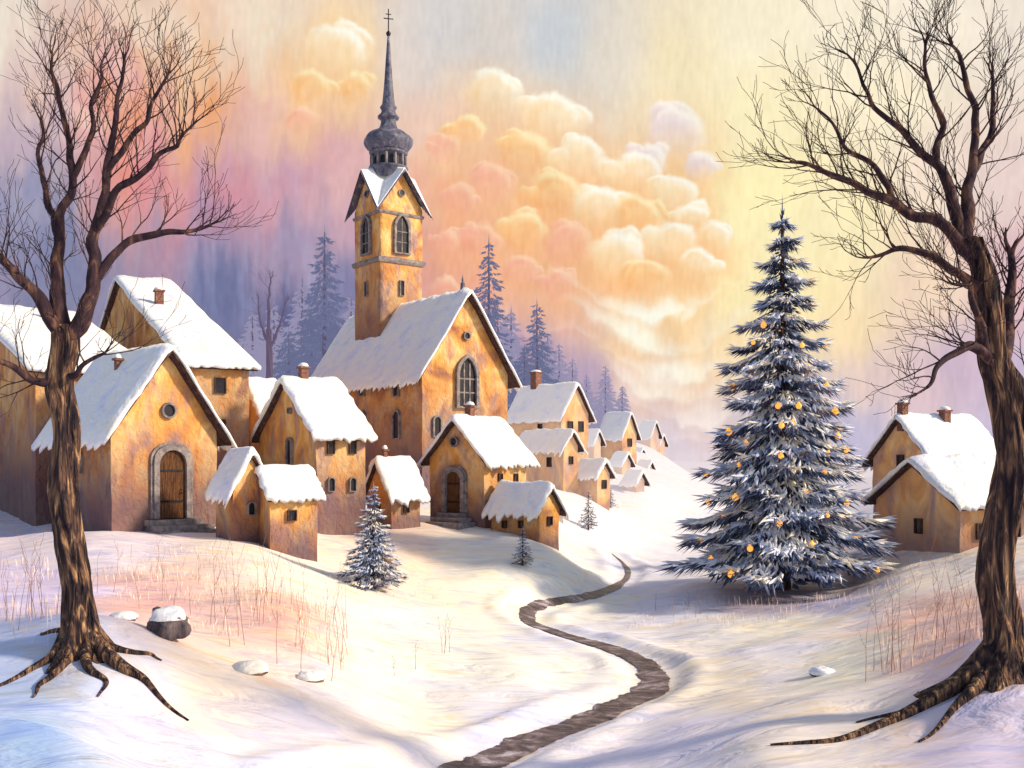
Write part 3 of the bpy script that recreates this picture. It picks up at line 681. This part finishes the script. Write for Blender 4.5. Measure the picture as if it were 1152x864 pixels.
def bare_tree(label,Y,trunk,limbs,roots,seed,far=False,tl=1.0,dens=1.0,gn=.0):
    rn=random.Random(seed)
    sc=Y/FP
    W3=lambda px,py,dy=0: Vector(((px-576)*sc,Y+dy,ZC+(520-py)*sc))
    b0=W3(trunk[0][0],trunk[0][1]); b0.z=gz(b0.x,b0.y)
    e=empty('bare_tree',tuple(b0),label,'tree')
    V=[];F=[]
    tp=catmull([(*W3(x,y),r*sc) for x,y,r in trunk],12)
    n=40; 
    tp.insert(0,np.array([tp[0][0],tp[0][1],b0.z-.4,tp[0][3]*1.15]))
    i0=len(V)
    for i,q in enumerate(tp):
        for k_ in range(n):
            a=2*math.pi*k_/n; zz=q[2]; aw=a+zz*.55
            rr=q[3]*(1+.26*noise.noise(Vector((math.cos(aw)*2.0,math.sin(aw)*2.0,zz*1.1+seed)))+.12*math.sin(aw*5+seed)+.08*math.sin(aw*9+1)+.06*noise.noise(Vector((math.cos(a)*7,math.sin(a)*7,zz*2))))
            fl=max(0,1-(zz-b0.z)/.8); rr*=1+.5*fl**2*(1+.6*math.cos(a*5+seed))
            V.append((q[0]+rr*math.cos(a),q[1]+rr*math.sin(a),zz))
    for i in range(len(tp)-1):
        for k_ in range(n): F.append((i0+i*n+k_,i0+i*n+(k_+1)%n,i0+(i+1)*n+(k_+1)%n,i0+(i+1)*n+k_))
    for (dx,dy,r0,wob) in roots:
        pts=[];rads=[];m_=26
        for i in range(m_+1):
            f=i/m_; x=b0.x+dx*f+wob*math.sin(f*8+dx*3)*f; y=b0.y+dy*f+wob*math.sin(f*9+dy*5)*f
            rr=r0*(1-f)**1.1+.014
            z=gz(x,y)+rr*.15+.40*(1-f)**6+.006; pts.append((x,y,z)); rads.append(rr)
        tube(V,F,pts,rads,9)
    mk('trunk',V,F,M['twig_far'] if far else M['bark'],e,tuple(b0))
    V=[];F=[]; allp=[]
    for L in limbs:
        s0=W3(L[0][0],L[0][1]); ys=0
        if allp:
            nb_=min(allp,key=lambda q:(q.x-s0.x)**2+(q.z-s0.z)**2)
            if (nb_.x-s0.x)**2+(nb_.z-s0.z)**2<.35**2: s0=nb_; ys=nb_.y-Y
        yo=rn.uniform(-1,1)*1.0*tl
        pp=[(*W3(x,y,ys+yo*(i/(len(L)-1))),r*sc) for i,(x,y,r) in enumerate(L)]
        pp[0]=(s0.x,s0.y,s0.z,L[0][2]*sc)
        cs_=catmull(pp,7)
        pts=[Vector(q[:3])+noise.noise_vector(Vector(q[:3])*2.6)*.09*tl*min(1,i/4) for i,q in enumerate(cs_)]
        rads=[max(.006,q[3])*(1+.15*noise.noise(Vector(q[:3])*5)) for q in cs_]
        tube(V,F,pts,rads,10); allp+=pts
        m_=len(pts)
        for i in range(3,m_):
            f=i/m_
            if rn.random()>.54*dens*(.55+.75*f): continue
            t_=(pts[min(i+1,m_-1)]-pts[i-1]).normalized()
            ax=Vector((rn.uniform(-1,1),rn.uniform(-.8,.8),rn.uniform(-.5,1)))
            ax=(ax-t_*ax.dot(t_))
            if ax.length<.2: continue
            ax.normalize(); d=(t_*.8+ax*rn.uniform(.6,1.0)+Vector((0,0,.15))).normalized()
            grow(V,F,pts[i],d,rn.uniform(.5,1.0)*tl,min(rads[i]*.5,.015*tl),1,rn)
        for _ in range(2): grow(V,F,pts[-1],((pts[-1]-pts[-3]).normalized()+Vector((rn.uniform(-.4,.4),rn.uniform(-.3,.3),rn.uniform(-.1,.3)))).normalized(),.4*tl,rads[-1]*.9,1,rn)
    mk('branches',V,F,M['twig_far'] if far else M['twig'],e,tuple(b0))
    return e
bare_tree('gnarled leafless tree with spreading roots in snow',14,
 [(92,722,19),(88,665,15),(78,605,14),(71,545,14),(76,480,14),(67,430,14),(73,392,14),(74,366,13)],
 [[(72,385,10),(58,350,7.5),(38,322,5.8),(14,292,4.2),(-8,262,2.6)],
  [(70,380,10.5),(62,310,7.5),(66,250,5.8),(76,195,4.5),(64,140,3.3),(52,85,2.3),(48,52,1.3)],
  [(76,380,11.5),(98,348,9),(108,300,7),(112,245,5.3),(126,190,4.1),(138,130,2.9),(150,80,1.7)],
  [(106,312,6),(140,278,4.8),(176,262,4),(208,260,2.6),(232,250,1.6)],
  [(112,262,5),(150,220,4),(186,198,3.2),(216,186,2.3),(242,172,1.3)],
  [(124,200,3.8),(160,160,3),(184,125,2.1),(204,100,1.3)],
  [(66,270,5),(40,215,3.7),(24,165,2.6),(14,110,1.7)],
  [(74,200,3.7),(96,150,3),(100,95,2.1),(110,55,1.3)],
  [(66,432,6),(44,428,4.2),(26,412,3),(6,408,2)],
  [(80,420,4.4),(106,412,2.8),(136,404,1.5)]],
 [(1.7,-.85,.12,.14),(.75,-1.1,.09,.1),(-.8,-.7,.11,.1),(-.7,.5,.10,.1),(1.1,.35,.07,.1),(-.2,-1.2,.08,.1)],3,dens=1.15,tl=.95)
bare_tree('thick gnarled leafless tree with long exposed root',12.5,
 [(1126,772,26),(1132,725,19),(1120,655,17),(1125,600,17),(1141,530,20),(1141,475,22),(1134,436,19),(1119,400,14),(1113,350,13),(1106,305,11.5),(1094,268,10.5)],
 [[(1100,290,10.5),(1078,268,7.5),(1040,248,6),(1000,232,5),(958,206,3.8),(915,192,2.7),(888,186,1.4)],
  [(1096,275,9),(1078,228,6.6),(1062,180,5.2),(1036,146,4),(1004,112,3),(984,66,2),(976,34,1.2)],
  [(1094,272,10),(1098,220,7),(1106,170,5.4),(1112,118,4.2),(1106,66,3),(1098,28,1.7)],
  [(1104,190,5),(1130,150,4.2),(1150,100,3.2),(1160,50,2)],
  [(1062,180,4.8),(1068,130,3.5),(1052,80,2.5),(1046,42,1.5)],
  [(1108,330,7),(1072,306,5.2),(1034,292,4),(996,288,2.8),(965,292,1.6)],
  [(1122,410,8),(1094,396,5.8),(1062,398,4.2),(1034,418,3),(1012,436,1.7)],
  [(1124,420,10),(1142,380,8),(1152,330,6),(1162,280,4)],
  [(1000,232,4),(985,190,3),(950,160,2.2),(925,120,1.3)],
  [(1136,480,10),(1152,450,7),(1175,420,4)],
  [(1116,390,5.4),(1090,350,3.7),(1075,330,2.6),(1050,325,1.4)]],
 [(-2.85,-.45,.12,.12),(-1.3,-.85,.11,.1),(.75,-.8,.12,.1),(-.7,.7,.10,.1),(.9,.4,.12,.1),(-1.8,.05,.07,.12)],11,dens=1.08,tl=.95)
bare_tree('slender leafless tree in mist behind the houses',62,
 [(303,440,4),(303,400,3.2),(302,370,2.6)],
 [[(303,400,2.2),(301,350,1.7),(303,312,.9)],[(303,395,1.8),(315,365,1.4),(322,340,.8)],[(303,390,1.8),(290,360,1.4),(285,335,.8)]],[],5,far=True,tl=1.2,dens=.9)

# ---------------------------------------------------------------- firs
def fir(label,X,Y,H,R,tiers,dens,mneedle='needle',msnow='needlesnow',seed=1,zb=None,group=None,pw_=.95,sl=1.0,name='fir_tree',low=.055,snowp=.95,nbk=1.0,fat=1.0,jit=.3):
    rn=random.Random(seed)
    if zb is None: zb=gz(X,Y)
    e=empty(name,(X,Y,zb),label,'tree',group)
    V=[];F=[]; tube(V,F,[(X,Y,zb-.3),(X,Y,zb+H*.5),(X,Y,zb+H*.98)],[R*.075,R*.045,.012*H/6],8); mk('trunk',V,F,M['bark' if mneedle=='needle' else 'twig_far'],e,(X,Y,zb))
    VN=[];FN=[];VS=[];FS=[]; tips=[]
    def spike(V,F,b,d,l,w):
        w*=fat
        s=d.cross(Vector((rn.uniform(-.5,.5),rn.uniform(-.5,.5),1)))
        if s.length<.05: s=Vector((1,0,0))
        s.normalize(); i=len(V); m_=b+d*l*.35; dn=Vector((0,0,-w*.5))
        V.extend([tuple(b),tuple(m_+s*w+dn),tuple(b+d*l),tuple(m_-s*w+dn),tuple(m_+Vector((0,0,w*.3)))])
        F.extend([(i,i+1,i+4),(i+1,i+2,i+4),(i+2,i+3,i+4),(i+3,i,i+4)])
    for ti in range(tiers):
        f=(ti+.5)/tiers; hz=H*(low+.92*f**.92)
        Rt=R*(1-hz/H)**pw_*rn.uniform(.86,1.10)+.006*H
        nb=max(5,int((5+13*(1-f))*min(1,dens*1.2)*nbk))
        for b_ in range(nb):
            a=2*math.pi*(b_+rn.uniform(-.35,.35))/nb+ti*1.7
            L=Rt*rn.uniform(.68,1.12); d=Vector((math.cos(a),math.sin(a),0)); sd_=Vector((-d.y,d.x,0))
            h0=hz+rn.uniform(-jit,jit)*H/tiers+L*.24
            droop=rn.uniform(.52,.70)*L
            def P_(t_): return Vector((X,Y,zb))+d*L*t_+UP*(h0+.05*L*t_-droop*t_**1.6+.24*L*t_**5)
            ns=max(4,int(dens*(6+13*L/R)))
            unit=(.11+.14*(L/R))*R/3.5*1.35*sl
            for s in range(ns):
                t_=rn.uniform(.15,1.0)**.7; p=P_(t_); tg=(P_(min(1,t_+.05))-P_(t_-.05)).normalized()
                spread=(1.0-.35*t_)
                off=sd_*rn.uniform(-1,1)*L*.20*(1-.4*t_)
                dd=(tg+sd_*(rn.uniform(-.85,.85)*spread)+UP*rn.uniform(-.95,-.15)).normalized()
                spike(VN,FN,p+off-UP*unit*.22,dd,unit*rn.uniform(1.1,2.2),unit*rn.uniform(.09,.18))
                if rn.random()<snowp and t_>.2:
                    dd=(tg+sd_*(rn.uniform(-.9,.9)*spread)+UP*rn.uniform(-.55,.15)).normalized()
                    spike(VS,FS,p+off+UP*unit*.14,dd,unit*rn.uniform(1.0,2.2),unit*rn.uniform(.12,.26))
            tips.append((P_(rn.uniform(.60,.92)),a))
            for q_ in range(2):
                spike(VS,FS,P_(.86),((P_(1)-P_(.8)).normalized()+sd_*rn.uniform(-.5,.5)+UP*rn.uniform(0,.25)).normalized(),unit*rn.uniform(1.6,2.3),unit*.20)
    for s in range(22):
        q=rn.uniform(.86,.97); dd=Vector((rn.uniform(-.5,.5),rn.uniform(-.5,.5),.75)).normalized(); spike(VS if s%2 else VN,FS if s%2 else FN,Vector((X,Y,zb+H*q)),dd,H*.024,H*.003/fat)
    spike(VN,FN,Vector((X,Y,zb+H*.90)),UP,H*.13,H*.004/fat); spike(VS,FS,Vector((X+.01,Y-.01,zb+H*.92)),UP,H*.10,H*.003/fat)
    for s in range(int(480*dens)):
        z=rn.uniform(.02,.9); rr=R*(1-z)**pw_*rn.uniform(.1,.55); a=rn.uniform(0,6.283); d=Vector((math.cos(a),math.sin(a),-.35)).normalized()
        spike(VN,FN,Vector((X+rr*math.cos(a)*.7,Y+rr*math.sin(a)*.7,zb+H*z)),d,R*.13*(1-z*.7),R*.03*(1-z*.7)/fat)
    mk('crown',VN,FN,M[mneedle],e,(X,Y,zb),smooth=False)
    if mneedle=='needle': mk('snow_layer',VS,FS,M[msnow],e,(X,Y,zb),smooth=False)
    return tips
wx=lambda px,Y:(px-576)*Y/FP
tips=fir('tall blue fir laden with snow and amber lights',wx(880,31.5),31.5,11.9,3.6,17,3.5,seed=4,pw_=1.0,low=.055,nbk=1.25,sl=1.0,jit=.18,snowp=.92)
rn=random.Random(9); front=[q for q in tips if math.sin(q[1])<.15]; rn.shuffle(front)
bz=None; used=[]
for p,a in front:
    if any((p-q).length<.55 for q in used) or p.z>9.0: continue
    used.append(p)
    if len(used)>=48: break
for p in used:
    d=Vector((p.x-wx(880,31.5),p.y-31.5,0)).normalized(); p=p+d*.36-UP*.12
    if bz is None:
        V=[];F=[]; r=.084; prof=[(max(.001,r*math.sin(math.pi*i/10)),-r*math.cos(math.pi*i/10)) for i in range(11)]
        lathe(V,F,(0,0),prof,14); lathe(V,F,(0,0),[(.030,r*.93),(.030,r+.03),(.001,r+.032)],8)
        bz=mk('bauble',V,F,M['bauble'],None,(0,0,0)); ob=bz
    else: ob=bz.copy(); col.objects.link(ob)
    ob.location=p; s=rn.uniform(.7,1.2); ob.scale=(s,s,s)
    tag(ob,'round glowing amber bauble hanging on the snowy fir','bauble','amber baubles on the decorated fir')
fir('small snowy fir standing on the slope below houses',wx(420,27),27,2.8,.92,13,2.2,seed=12,sl=1.15,nbk=1.2,snowp=.5,fat=1.2)
fir('tiny snowy fir on the open slope',wx(588,32),32,1.2,.38,10,1.3,seed=13,sl=1.2,snowp=.4,fat=1.5)
fir('small snowy fir beside the valley path',wx(662,50),50,1.95,.56,10,1.3,seed=14,sl=1.3,snowp=.3,fat=1.5)
fir('tiny snowy fir near the misty cottages',wx(687,62),62,1.3,.44,8,1.1,seed=15,sl=1.3,snowp=.3,fat=1.5)
G2='misty blue firs behind the village'
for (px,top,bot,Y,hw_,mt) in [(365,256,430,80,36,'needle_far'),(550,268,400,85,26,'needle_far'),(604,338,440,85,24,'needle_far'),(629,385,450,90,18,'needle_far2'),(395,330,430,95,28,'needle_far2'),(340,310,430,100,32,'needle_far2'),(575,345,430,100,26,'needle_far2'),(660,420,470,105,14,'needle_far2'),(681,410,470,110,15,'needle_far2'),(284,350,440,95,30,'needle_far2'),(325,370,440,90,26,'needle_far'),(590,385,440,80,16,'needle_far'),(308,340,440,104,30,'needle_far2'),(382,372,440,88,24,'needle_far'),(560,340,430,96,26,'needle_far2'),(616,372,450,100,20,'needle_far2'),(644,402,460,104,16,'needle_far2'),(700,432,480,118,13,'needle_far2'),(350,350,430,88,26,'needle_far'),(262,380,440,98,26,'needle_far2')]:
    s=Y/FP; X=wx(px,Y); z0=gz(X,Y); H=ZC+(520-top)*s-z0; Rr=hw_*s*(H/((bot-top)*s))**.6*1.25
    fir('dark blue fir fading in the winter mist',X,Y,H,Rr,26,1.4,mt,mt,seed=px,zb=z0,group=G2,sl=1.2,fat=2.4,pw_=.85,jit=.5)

# ---------------------------------------------------------------- rocks
def blob(c,rx,ry,rz,seed,amp=.2,n=18,m_=12,bottom=-.4):
    V=[];F=[]
    for i in range(m_+1):
        ph=math.pi*(i/m_); 
        for j in range(n):
            a=2*math.pi*j/n; d=Vector((math.sin(ph)*math.cos(a),math.sin(ph)*math.sin(a),math.cos(ph)))
            k_=1+amp*noise.noise(d*1.6+Vector((seed,0,0)))
            V.append((c[0]+d.x*rx*k_,c[1]+d.y*ry*k_,c[2]+max(bottom,d.z)*rz*k_))
    for i in range(m_):
        for j in range(n): F.append((i*n+j,(i+1)*n+j,(i+1)*n+(j+1)%n,i*n+(j+1)%n))
    return V,F
X,Y=wx(188,15.6),15.6; z=gz(X,Y)
e=empty('rock',(X,Y,z),'squat grey rock capped with snow beside bare tree','rock')
V,F=blob((X,Y,z+.12),.31,.28,.30,8,.55,26,16); mk('stone',V,F,M['rock'],e,(X,Y,z))
V,F=blob((X,Y,z+.31),.29,.27,.15,3,.35,22,14,bottom=-.2); mk('snow_cap',V,F,M['snow'],e,(X,Y,z+.31))
for (px,Y,rx,lab) in [(282,15.2,.26,'low rock buried in snow'),(350,15.8,.21,'small dark rock capped with snow'),(925,17.6,.2,'small rock half buried in snow'),(140,16.3,.2,'low rock buried in snow')]:
    X=wx(px,Y); z=gz(X,Y); e=empty('rock',(X,Y,z),lab,'rock','snow capped rocks on the slope')
    V,F=blob((X,Y,z+.0),rx,rx*.8,rx*.5,px,.35); mk('stone',V,F,M['rock'],e,(X,Y,z))
    V,F=blob((X,Y,z+rx*.10),rx*1.06,rx*.9,rx*.55,px,.3,bottom=-.15); mk('snow_cap',V,F,M['snow'],e,(X,Y,z))

# ---------------------------------------------------------------- dry grass
rn=random.Random(21)
VB=[];FB=[];VT=[];FT=[]
areas=[(-.40,-.155,17,22.5,800,.30),(-.50,-.42,14,24,220,.36),(-.36,-.24,22,27,220,.22),(.36,.50,15.5,23,650,.34),(.10,.22,27,31,200,.22),(-.18,-.06,24,30,130,.2),(.45,.56,12.5,16,160,.32),(.20,.40,26,30,350,.3)]
XY=[]
for (s0,s1,y0,y1,n,hh) in areas:
    for i in range(n):
        Y=rn.uniform(y0,y1); s=rn.uniform(s0,s1)
        q=noise.noise(Vector((s*Y*.55,Y*.4,3)))
        if q<-.12: continue
        XY.append((s*Y,Y,hh*(.5+.5*min(1,q*3+.5))))
zz=hgt([q[0] for q in XY],[q[1] for q in XY])
for (x,y,hh),z in zip(XY,zz):
    H=hh*rn.uniform(.4,1.15); lx=rn.uniform(-.05,.05); w=rn.uniform(.003,.005); i=len(VB)
    VB+=[(x-w,y,z-.03),(x+w,y,z-.03),(x+lx*.4,y,z+H*.6),(x+lx,y+rn.uniform(-.03,.03),z+H)]; FB+=[(i,i+1,i+2),(i,i+2,i+3)]
g=mk('dry_grass',VB,FB,M['pinkgrass'],None,(0,0,0),kind='stuff'); g['label']='rosy dry grass poking out of the snow'; g['category']='grass'
XY=[]
for (s0,s1,y0,y1,n,hh) in [(-.30,-.155,16,20,30,1.3),(-.41,-.30,18,22,10,1.0),(-.50,-.44,14,18,14,1.2),(.34,.46,15,19,26,1.4),(-.13,-.06,18,21,6,.7),(.45,.52,13,15,8,1.0),(.13,.2,28,30,8,.7)]:
    for i in range(n):
        Y=rn.uniform(y0,y1); XY.append((rn.uniform(s0,s1)*Y,Y,hh))
zz=hgt([q[0] for q in XY],[q[1] for q in XY])
for (x,y,hh),z in zip(XY,zz):
    H=hh*rn.uniform(.5,1.1); p=Vector((x,y,z-.05)); d=Vector((rn.uniform(-.12,.12),rn.uniform(-.1,.1),1)).normalized(); pts=[p.copy()]
    for i in range(6):
        d=(d+Vector((rn.uniform(-.12,.12),rn.uniform(-.1,.1),.1))).normalized(); p=p+d*H/6; pts.append(p.copy())
        if i>1 and rn.random()<.55:
            q=d+Vector((rn.choice((-1,1))*rn.uniform(.35,.7),rn.uniform(-.3,.3),.2)); q.normalize()
            tube(VT,FT,[p,p+q*H*.11,p+(q+UP*.3)*H*.2],[.0035,.0028,.002],3)
    tube(VT,FT,pts,[.006*(1-.7*i/6) for i in range(7)],4)
g=mk('dry_stalks',VT,FT,M['straw'],None,(0,0,0),kind='stuff'); g['label']='thin bare brown stalks standing in the snow'; g['category']='dry plants'

# ---------------------------------------------------------------- light, camera
SAZ,SEL=103,29
w=bpy.data.worlds.new('World'); scene.world=w; w.use_nodes=True; t=w.node_tree
bg=t.nodes['Background']; sk=t.nodes.new('ShaderNodeTexSky'); sk.sky_type='NISHITA'; sk.sun_disc=False
sk.sun_elevation=math.radians(SEL); sk.sun_rotation=math.radians(SAZ); t.links.new(sk.outputs[0],bg.inputs[0]); bg.inputs[1].default_value=.15
sl=bpy.data.lights.new('sun','SUN'); sl.energy=4.7; sl.angle=math.radians(5); sl.color=(1,.83,.58)
so=bpy.data.objects.new('sun',sl); col.objects.link(so)
sp=Vector((math.sin(math.radians(SAZ))*math.cos(math.radians(SEL)),math.cos(math.radians(SAZ))*math.cos(math.radians(SEL)),math.sin(math.radians(SEL))))
so.rotation_euler=sp.to_track_quat('Z','Y').to_euler(); so.location=sp*60
cam=bpy.data.cameras.new('camera'); co_=bpy.data.objects.new('camera',cam); col.objects.link(co_)
cam.sensor_width=36; cam.lens=36; cam.shift_y=88/1152; co_.location=(0,0,ZC); co_.rotation_euler=(math.radians(90),0,0)
cam.clip_end=4000; cam.clip_start=.1
scene.camera=co_
scene.view_settings.view_transform='Standard'; scene.view_settings.look='None'; scene.view_settings.exposure=0
